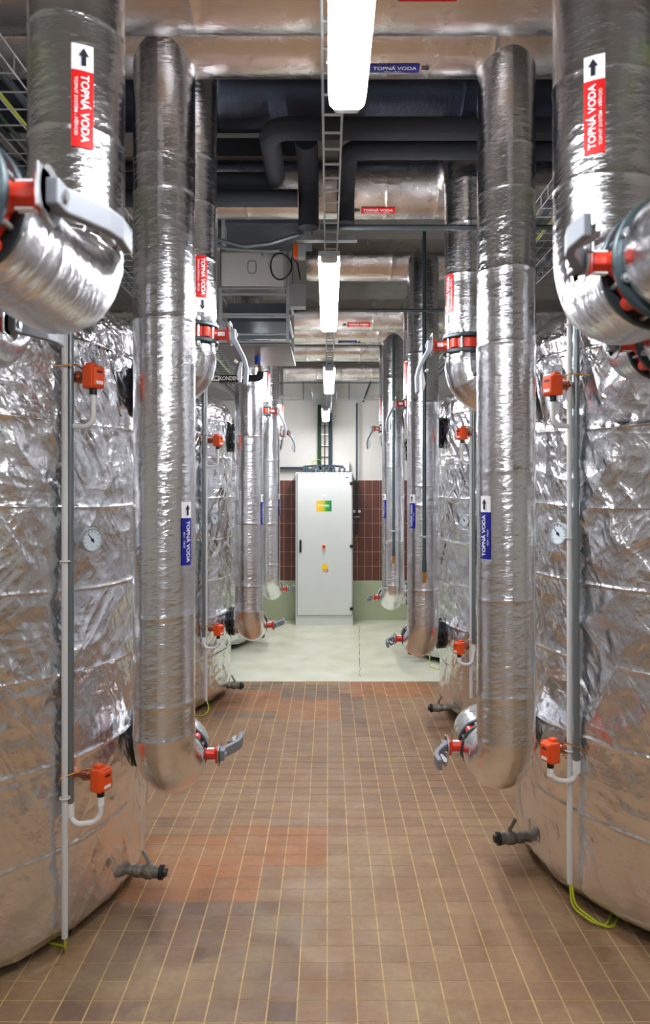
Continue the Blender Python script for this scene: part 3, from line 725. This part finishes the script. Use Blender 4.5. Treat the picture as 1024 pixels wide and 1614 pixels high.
for k in range(9): patch(b, fnc, lw * (.11 + .083 * k), lw * (.11 + .083 * k + .066), lh * .50, lh * (.60 if k % 3 else .63), lift=.0015, nu=1, nv=1)
for k in range(7): patch(b, fnc, lw * (.52 + .048 * k), lw * (.52 + .048 * k + .036), lh * .40, lh * .435, lift=.0015, nu=1, nv=1)
b.build('lettering', WHITE, pl)
pl = cplate('small_badge', WHITE, 507.5, 778, 513, 786); b = MB(); a = at(510.2, 784.6, FY); b.box((a.x, FY - .003, a.z), (.022, .002, .008)); a = at(510, 779, FY); b.box((a.x, FY - .003, a.z), (.026, .002, .004)); b.build('badge_print', INK, pl)
pl = cplate('document_plate', mat('pale_plate', (206, 208, 216), .4), 541.5, 750.5, 552, 757.5); b = MB(); a = at(546.6, 752.6, FY); b.box((a.x, FY - .003, a.z), (.04, .002, .010)); b.build('plate_print', INK, pl)
pl = cplate('emergency_stop', mat('cream_plate', (236, 222, 186), .4), 507, 857, 513.2, 866, .012); b = MB(); a = at(510.2, 861.5, FY); b.cyl((a.x, FY - .012, a.z), (a.x, FY - .045, a.z), .019, .022, n=20); b.build('button', ERED, pl)
pl = cplate('warning_label', STORANGE, 509.5, 896.8, 517, 901.5, .005)
b = MB(); a = at(511.5, 895.5, FY); b.box((a.x, FY - .0005, a.z), (.085, .001, .045), 0); b.build('warning_field', YELLOW, door)
b = MB(); a = at(512, 892.8, FY); b.lathe([(.002, 0), (.002, .036), (0, .036), (0, 0)], (a.x, FY - .0035, a.z), (0, 1, 0), 20); b.build('warning_disc', YELLOW, door)
b = MB()
for k in range(3): a = at(513, 897.8 + k * 1.3, FY); b.box((a.x, FY - .006, a.z), (.05, .002, .004))
b.build('warning_print', WHITE, pl)
b = MB()
for k in range(16):
    x = cxm - .27 + k * .035; b.tube([(x, CY + .16, CT - .03), (x + .02 * math.sin(k * 3), CY + .10, CT + .05), (x + .04 * math.sin(k * 5), CY + .2, CT + .085), (-.045 + (k - 8) * .012, CY + .31, CT + .10)], .013, 7)
tag(b.build('cable_bundle', CABLE), 'tangle of blue grey cables entering the top of the grey cabinet', 'cable', 'cables on the cabinet')
b = MB(); b.box((at(545, 734, 9.9).x, 9.97, at(545, 735, 9.9).z), (.10, .10, .14), .012); tag(b.build('junction_box', WPLAS), 'small white box on the back wall above the cabinet corner', 'box')
b = MB()
for k in range(3): b.cyl((-1.6, YB - .03 - k * .022, 2.085), (-.28, YB - .03 - k * .022, 2.085), .012, n=8)
b.box((-.9, YB - .05, 2.066), (1.4, .08, .006)); tag(b.build('cable_run', CABLE), 'blue grey cable run fixed along the back wall left of the cabinet', 'cable')
cable('cable', 'short yellow cable looping at the foot of the wall ladder', [(-.20, 9.9, 2.07), (-.22, 9.9, 2.16), (-.14, 9.9, 2.2), (-.10, 9.93, 2.18)], .006, YG, .03)

# ------------------------------------------------------------------ hanging frame with box and drip tray
YN, YR = 5.0, 5.72; fx0 = at(344, 0, YN).x; fx1 = at(456, 0, YN).x; fz0 = at(0, 541, YN).z; fz1 = at(0, 452, YN).z
t = thing('fan_unit', 'hanging steel frame with white fan box above and drip tray below, left of the lamp', 'fan unit', ((fx0 + fx1) / 2, 5.3, fz0))
b = MB()
for x in (fx0 + .012, fx1 - .012):
    for y in (YN + .015, YR - .015): b.box((x, y, (fz0 + fz1) / 2), (.024, .024, fz1 - fz0), .002)
for z in (fz1 - .01, fz1 - .05, at(0, 495, YN).z, at(0, 499, YN).z, at(0, 527, YN).z, fz0 + .01):
    b.box(((fx0 + fx1) / 2, YN + .012, z), (fx1 - fx0, .02, .014), .002); b.box(((fx0 + fx1) / 2, YR - .012, z), (fx1 - fx0, .02, .018), .002)
for z in (fz1 - .02, at(0, 497, YN).z, fz0 + .012):
    for x in (fx0 + .01, fx1 - .01): b.box((x, (YN + YR) / 2, z), (.016, YR - YN, .022), .002)
b.build('frame', STEEL, t)
b = MB(); b.box(((fx0 + fx1) / 2, (YN + YR) / 2 + .1, fz1 - .12), (fx1 - fx0 - .06, YR - YN - .25, .13), .004); b.build('fan_deck', DUCT, t)
b = MB(); b.box(((fx0 + fx1) / 2, (YN + YR) / 2, fz0 - .016), (fx1 - fx0 + .02, YR - YN + .06, .024), .006); b.build('drip_tray', TRAYM, t)
bx0 = at(348, 0, YN).x; bx1 = at(447, 0, YN).x; bz0 = at(0, 451, YN).z; bz1 = at(0, 397, YN).z
b = MB(); b.box(((bx0 + bx1) / 2, YN + .13, (bz0 + bz1) / 2), (bx1 - bx0, .26, bz1 - bz0), .008); fb_ = b.build('fan_box', CREAM, t)
b = MB(); c = at(397, 421, YN)
pts = [Vector((c.x + .028 * math.copysign(min(1, abs(math.cos(a)) * 1.25), math.cos(a)), YN - .001, c.z + .042 * math.copysign(min(1, abs(math.sin(a)) * 1.15), math.sin(a)))) for a in [2 * math.pi * k / 24 for k in range(25)]]
b.tube(pts, .0022, 6); b.build('knockout_ring', DUCT, fb_)
b = MB(); c = at(426, 401, YN); b.box((c.x, YN - .02, c.z), (.10, .04, .042), .004); b.build('terminal_box', BOXG, fb_)
b = MB()
for x in (fx0 + .012, fx1 - .012):
    for y in (YN + .04, YR - .015): b.cyl((x, y, fz1), (x, y, ZC), .006, n=8)
b.build('hanger_rods', STEEL, t)
b = MB(); c = at(443, 420, YN - .05)
b.tube([c + Vector((.070 * math.cos(a) - .0, .02 * math.sin(a * 2) , .088 * math.sin(a))) for a in [2 * math.pi * k / 36 for k in range(37)]] + [c + Vector((.07, 0, .06)), c + Vector((.11, 0, .02)), c + Vector((.13, 0, -.09))], .005, 8)
tag(b.build('cable_loop', CBLK), 'black cable coiled in a loop in front of the white fan box', 'cable')
b = MB(); c = at(468, 462, YN + .1); b.box((c.x, YN + .2, c.z), (.115, .10, .16), .006); tag(b.build('junction_box', BOXG), 'grey junction box beside the white fan box', 'box')
b = MB(); b.box((at(412, 0, 4.55).x, 4.65, 3.62), (.62, .50, .52), .004); tag(b.build('air_duct', DUCT), 'dark sheet metal duct above the white fan box', 'duct')
for k, (pxs) in enumerate(([(336, 376), (385, 389), (425, 384), (470, 370)], [(336, 382), (352, 392), (420, 396), (440, 395)])):
    pts = [at(px, py, 4.36 + .02 * k) for px, py in pxs]
    b = MB(); b.tube(fillet(pts, .12, 6), .012, 10); q = pts[0].lerp(pts[1], .3)
    t = thing('conduit', None, None, q); b.build('tube', GPLAS, t); b = MB(); b.box((q.x, 4.42, (q.z + 3.38) / 2), (.02, .10, abs(3.38 - q.z) + .02), .002); b.build('clip', STEEL, t)
    tag(t, ['grey conduit sagging across the dark duct', 'lower grey conduit behind the white fan box'][k], 'conduit')
t = thing('damper_actuator', 'orange and grey damper motor below the dark duct', 'actuator', at(470, 396, 4.6))
c = at(465.5, 396, 4.6); b = MB(); b.box(c, (.03, .06, .085), .006); b.build('cover', ORANGE, t)
c = at(475, 397, 4.6); b = MB(); b.box(c, (.05, .06, .09), .006); b.build('motor_body', BOXG, t)
b = MB(); b.box((c.x, 4.6, 3.34), (.03, .02, .06), .002); b.build('bracket', STEEL, t)
b = MB(); c = at(515, 376, 4.5); b.box((c.x, 4.5, c.z), (.35, .04, .035), .003); b.box((c.x, 4.49, c.z - .019), (.37, .05, .006)); tag(b.build('mounting_channel', STEEL), 'galvanised mounting channel above the long strip light', 'bracket')
# condensate
t = thing('condensate_pipe', 'black condensate pipe with arrow label under the drip tray', 'pipe', at(405, 596, 5.35))
yc = 5.35; c0 = at(406, 596, yc); top = at(406, 560, yc)
b = MB(); b.tube(fillet([c0 + Vector((.02, 0, .045)), c0 + Vector((.02, 0, 0)), at(318, 597, yc)], .03, 8), .026, 16); p = b.build('pipe_run', RUBBER, t)
b = MB(); b.tube([c0 + Vector((.02, 0, .03)), c0 + Vector((.012, 0, .09)), Vector((top.x, yc, fz0 - .06))], .014, 12); b.build('hose', TANP, t)
b = MB(); b.cyl((top.x, yc, fz0 - .028), (top.x, yc, fz0 - .085), .022, n=16); b.build('fitting', BLUEP, t)
def on_pipe_x(x, y, z, r): return lambda u, v, h: Vector((x + u, y - (r + h) * math.cos(v / r), z + (r + h) * math.sin(v / r)))
c1 = at(333, 597, yc); fnk = on_pipe_x(c1.x, yc, c1.z, .026)
b = MB(); patch(b, fnk, .062, .27, -.023, .023, lift=.001); pl = b.build('flow_label', BLK, t); pl['label'] = 'black marker reading KONDENZAT'
b = MB(); patch(b, fnk, 0, .062, -.023, .023, lift=.001); b.build('arrow_field', WHITE, pl)
b = MB(); text_on(b, 'KONDENZAT', fnk, .064, .262, -.013, .028, .03, lift=.003); b.build('lettering', WHITE, pl)
b = MB(); arrow_on(b, fnk, .054, .008, 0, .028, lift=.003); b.build('arrow', INK, pl)

# ------------------------------------------------------------------ rails, vent pipes, hangers
def rod(name, label, cat, a, b_, r, m, group=None, n=12):
    q = MB(); q.cyl(a, b_, r, n=n); return tag(q.build(name, m), label, cat, group)
rod('steel_rail', 'round grey steel rail crossing above the middle lamp to the right', 'rail', (-.035, 3.28, 2.937), (1.6, 3.28, 2.937), .0115, DSTEEL, 'cross rails')
rod('steel_rail', 'thin grey steel rail crossing beside the lit end of the middle lamp', 'rail', (.08, 5.08, 3.012), (1.25, 5.08, 3.012), .011, DSTEEL, 'cross rails')
rod('steel_rail', 'far thin steel rail crossing below the farthest headers', 'rail', (-1.25, 8.45, 3.012), (1.25, 8.45, 3.012), .006, DSTEEL, 'cross rails')
for px in (478, 550): rod('threaded_rod', f'threaded rod dropping to the far tray {"left" if px < 500 else "right"} of the strip lights', 'rod', (at(px, 0, 9.82).x, 9.82, ZC), (at(px, 0, 9.82).x, 9.82, 2.985), .006, DSTEEL, 'tray rods')
cable('conduit', 'slanting grey conduit above the far tray', [at(572, 634, 9.9), at(590, 585, 9.9)], .012, DSTEEL)
for lab, px, Y, zt, zb in (('dark green vent pipe hanging in front of the middle right riser', 668.5, 5.15, 3.58, 1.17), ('dark green vent pipe hanging in front of the farthest right riser', 620, 7.27, 3.3, 1.10), ('dark green pipe on the back wall right of the cabinet', 562, 9.93, 2.96, 1.15)):
    x = (px - VX) * Y / F; t = thing('vent_pipe', lab, 'pipe', (x, Y, zb), 'hanging vent pipes')
    b = MB(); b.cyl((x, Y, zt), (x, Y, zb + .10), .0135, n=14); b.cyl((x, Y, zb + .10), (x, Y, zb + .02), .016, n=14); b.build('pipe_run', mat('green_grey_pipe', (58, 76, 80), .45, .2), t)
    b = MB(); b.cyl((x, Y, zb + .26), (x, Y, zb + .275), .024, n=14); b.box((x, Y, zb + .268), (.085, .012, .014), .003); b.build('pipe_clip', STEEL, t)
    b = MB(); b.cyl((x, Y, zb + .02), (x, Y, zb - .03), .012, n=12); b.cyl((x, Y, zb - .03), (x, Y, zb - .055), .016, .012, n=6); tp = b.build('drain_tap', BRASS, t)
    b = MB(); b.box((x + .008, Y - .016, zb - .02), (.008, .006, .07), .002, Matrix.Rotation(.4, 3, 'Y')); b.build('tap_lever', BRASS, tp)
b = MB(); c = at(562, 806, 9.92)
for s in (-1, 1): b.cyl((c.x + s * .035, 9.9, c.z), (c.x + s * .035, 9.93, c.z), .02, n=12)
tag(b.build('pipe_bracket', WPLAS), 'white pipe clip pair on the brown tiles right of the cabinet', 'bracket')

# ------------------------------------------------------------------ fittings on the tanks
def tank_hit(sd, i, px, extra):
    cx, cy = TANKS[sd, i]; r = TR + extra; m = (px - VX) / F; A = m * m + 1; B = -2 * (m * cx + cy); Cc = cx * cx + cy * cy - r * r
    D = B * B - 4 * A * Cc; Y = (-B - math.sqrt(max(D, 0))) / (2 * A); return Vector((m * Y, Y, 0)), Vector((m * Y - cx, Y - cy, 0)).normalized()
def sensor(sd, i, px, py, which, hx, hy):
    p, n = tank_hit(sd, i, px, .10); z = CAMZ - (py - HZ) * p.y / F; e = Vector((-n.y, n.x, 0))
    M = Matrix((e, n, Vector((0, 0, 1)))).transposed()      # local Y points out of the tank
    t = thing('temperature_sensor', f'{which} orange temperature sensor on the {WORDS[i]} tank on the {SIDE[sd]}', 'sensor', (p.x, p.y, z), 'orange tank sensors', M)
    def P(b, nm, m): b.local = True; return b.build(nm, m, t)
    b = MB(); b.box((0, .012, 0), (.066, .05, .086), .007); b.box((0, .03, .0), (.058, .03, .074), .006); b.box((0, .0, .048), (.03, .03, .014), .004); h = P(b, 'head', ORANGE)
    q = MB(); q.box((0, .0455, -.022), (.034, .002, .012)); q.local = True; q.build('sticker', WHITE, h)
    q = MB(); q.box((0, .0455, .018), (.026, .002, .008)); q.local = True; q.build('print', INK, h)
    b = MB(); b.cyl((0, -.012, .005), (0, -.11, .005), .017, n=16); b.cyl((0, -.05, .005), (0, -.07, .005), .024, n=6); P(b, 'neck', COPPER)
    b = MB(); b.cyl((0, .012, -.043), (0, .012, -.066), .014, n=12); P(b, 'cable_gland', BLK)
    s = (-1 if sd == 'L' else 1); side_ = s * (1 if e.x > 0 else -1)
    g, n2 = tank_hit(sd, i, hx, .030); hz = CAMZ - (hy - HZ) * g.y / F; loc = M.transposed() @ (Vector((g.x, g.y, hz)) - Vector((p.x, p.y, z)))
    lo = min(-.115, loc.z - .045) if which == 'lower' else loc.z - .004
    pts = [Vector((0, .012, -.066)), Vector((0, .012, lo)), Vector((loc.x, loc.y + .012, lo)), loc] if which == 'lower' else [Vector((0, .012, -.066)), Vector((0, .012, lo)), loc + Vector((0, .012, 0))]
    q = MB(); q.tube(fillet(pts, .04, 6), .0105, 10); P(q, 'flexible_conduit', WPLAS)
    q = MB(); q.cyl((0, .012, -.066), (0, .012, -.10), .0135, n=12); P(q, 'conduit_sleeve', WHITE) if which == 'lower' else None
    q = MB(); q.tube(fillet([(0, -.03, .03), (side_ * .05, -.03, .045), (side_ * .12, -.07, .03)], .03, 5), .003, 6); P(q, 'lead', BRASS)
    return t
for a in (('L', 1, 143, 595, 'upper', 112, 672), ('L', 1, 155, 1227, 'lower', 110.5, 1281), ('R', 1, 875, 608, 'upper', 899, 672), ('R', 1, 871, 1184, 'lower', 908, 1213),
          ('L', 2, 341, 695, 'upper', 323, 735), ('L', 2, 342, 993, 'lower', 321, 1013), ('R', 2, 730, 684, 'upper', 742, 728), ('R', 2, 725.5, 1021, 'lower', 746, 1025)): sensor(*a)
DIAL = mat('dial_face', (214, 226, 232), .3)
for sd, i, px, py in (('L', 1, 144.5, 851), ('R', 1, 879.5, 841), ('L', 2, 338, 817), ('R', 2, 732, 820)):
    p, n = tank_hit(sd, i, px, .045); z = CAMZ - (py - HZ) * p.y / F; n = (n * .6 + Vector((0, -1, 0)) * .25 + Vector((.2 if sd == 'L' else -.2, 0, 0))).normalized(); e = Vector((-n.y, n.x, 0))
    M = Matrix((e, n, Vector((0, 0, 1)))).transposed()
    t = thing('dial_thermometer', f'round dial thermometer on the {WORDS[i]} tank on the {SIDE[sd]}', 'thermometer', (p.x, p.y, z), 'dial thermometers', M)
    b = MB(); b.lathe([(-.018, 0), (-.018, .044), (.004, .048), (.008, .046), (.008, .042), (.002, .041)], (0, 0, 0), (0, 1, 0), 32); b.cyl((0, -.018, 0), (0, -.085, 0), .010, n=12); b.local = True; b.build('case', STEEL, t)
    b = MB(); b.lathe([(.002, .042), (.0025, 0)], (0, 0, 0), (0, 1, 0), 32); b.local = True; dl = b.build('dial', DIAL, t)
    b = MB(); s2 = 1 if e.x > 0 else -1
    b.prism([(-.003, -.012), (.003, -.012), (.0008, .034), (-.0008, .034)], Vector((0, .0045, 0)), Vector((math.cos(.7), 0, s2 * math.sin(.7))), Vector((-s2 * math.sin(.7), 0, math.cos(.7))), Vector((0, 1, 0)), 0, .001); b.cyl((0, .003, 0), (0, .007, 0), .006, n=12)
    b.local = True; b.build('pointer', INK, dl)
    b = MB()
    for k in range(11):
        a = math.radians(-135 + 27 * k); b.box((math.sin(a) * .034, .0032, math.cos(a) * .034), (.0016, .0008, .007), 0, Matrix.Rotation(a, 3, 'Y'))
    b.local = True; b.build('scale', INK, dl)
# conduits down the tank sides
def conduits(sd, i, px, pyt, pyb, pxg, pyg, lab):
    p, n = tank_hit(sd, i, px, .035); zt = CAMZ - (pyt - HZ) * p.y / F; zb = CAMZ - (pyb - HZ) * p.y / F
    t = thing('conduit', f'white conduit running the height of the {WORDS[i]} tank on the {SIDE[sd]}', 'conduit', (p.x, p.y, zb), 'white tank conduits')
    b = MB(); b.cyl((p.x, p.y, zt), (p.x, p.y, zb), .0115, n=16); b.build('tube', LPLAS, t)
    g, n2 = tank_hit(sd, i, pxg, .030); zg = CAMZ - (pyg - HZ) * g.y / F
    t2 = thing('conduit', f'grey conduit beside the white one on the {WORDS[i]} tank on the {SIDE[sd]}', 'conduit', (g.x, g.y, zg), 'grey tank conduits')
    b = MB(); b.cyl((g.x, g.y, zt), (g.x, g.y, zg), .0135, n=16); b.build('tube', GPLAS, t2)
    b = MB(); b.cyl((g.x, g.y, zg + .03), (g.x, g.y, zg - .02), .016, n=16); b.build('coupling', WPLAS, t2)
    for k in range(3):
        z = zg + .06 + k * (zt - zg - .1) / 2.2; b = MB()
        b.tube([p + Vector((.018 * math.cos(a), .018 * math.sin(a), z)) for a in [2 * math.pi * q / 12 for q in range(13)]], .003, 6, caps=False)
        b.build('cable_tie', WPLAS, t)
conduits('L', 1, 102, 420, 1478, 110.5, 1278, ''); conduits('R', 1, 897.5, 430, 1392, 908, 1210, '')
conduits('L', 2, 324.5, 600, 1104, 321, 1010, ''); conduits('R', 2, 742, 640, 1100, 746, 1022, '')
# drain valves
DZ = {('L', 1): (243, 1371), ('R', 1): (796, 1319), ('L', 2): (372, 1080), ('R', 2): (686, 1115), ('L', 3): (404, 1001), ('R', 3): (633, 1027)}
for (sd, i), (px, py) in DZ.items():
    s = 1 if sd == 'L' else -1; cx, cy = TANKS[sd, i]; z = .11; Y = F * (CAMZ - z) / (py - HZ); x = (px - VX) * Y / F
    dy = Y - cy; xs = cx + s * math.sqrt(max(.05, TR * TR - dy * dy))
    d = Vector((s, -.12, 0)).normalized()
    o = Vector((xs - s * .02, Y, z)); t = thing('drain_valve', f'weathered ball drain valve at the foot of the {WORDS[i]} tank on the {SIDE[sd]}', 'valve', o, 'drain valves')
    k = max(.10, min(.17, abs(x - xs) + .02))
    b = MB(); b.cyl(o - d * .06, o + d * (k - .06), .020, n=16); b.lathe([(k - .09, .018), (k - .085, .026), (k - .06, .028), (k - .05, .024), (k - .03, .032), (k - .01, .032), (k + .005, .026), (k + .03, .028), (k + .03, 0)], o, d, 16); b.build('valve_body', IRON, t)
    b = MB(); b.lathe([(k + .025, .02), (k + .03, .032), (k + .045, .032), (k + .048, .022), (k + .06, .018), (k + .06, 0)], o, d, 8); b.build('cap', BLK, t)
    b = MB(); c = o + d * (k - .02); b.cyl(c, c + Vector((0, 0, .05)), .010, n=10); b.box(c + Vector((-s * .012, .0, .065)), (.016, .012, .06), .004, Matrix.Rotation(-s * .5, 3, 'Y')); b.build('handle', PLATE if sd == 'L' else IRON, t)
# earth wires
def wire(label, pts, r=.0045):
    b = MB(); b.tube(fillet(pts, .05, 6), r, 8); tag(b.build('earth_wire', YG), label, 'cable', 'earth wires')
p, n = tank_hit('R', 1, 897.5, .035); zb = CAMZ - (1388 - HZ) * p.y / F
wire('yellow green earth wire leaving the white conduit at the nearest right tank', [(p.x, p.y, zb + .02), (p.x + .004, p.y - .01, .04), (p.x + .10, p.y - .12, .006), (p.x + .24, p.y + .12, .006)])
wire('second yellow green earth wire beside it at the nearest right tank', [(p.x + .006, p.y + .006, zb + .02), (p.x + .015, p.y - .015, .05), (p.x + .12, p.y - .13, .006), (p.x + .27, p.y + .10, .006)])
p, n = tank_hit('L', 1, 102, .035)
wire('yellow green earth wire below the white conduit of the nearest left tank', [(p.x, p.y, .10), (p.x, p.y + .01, .03), (p.x - .03, p.y + .08, .006), (p.x - .25, p.y + .16, .006)])
p, n = tank_hit('L', 2, 324.5, .035)
wire('yellow green earth wire below the white conduit of the middle left tank', [(p.x, p.y, .13), (p.x + .03, p.y - .02, .05), (p.x - .0, p.y - .08, .006), (p.x - .3, p.y + .10, .006)])
c = at(676, 1049, 7.35)
wire('yellow green earth wire curled beside the farthest right tank', [(1.02, 7.35, .12), (1.0, 7.28, .02), (1.12, 7.18, .008), (1.3, 7.2, .008)])
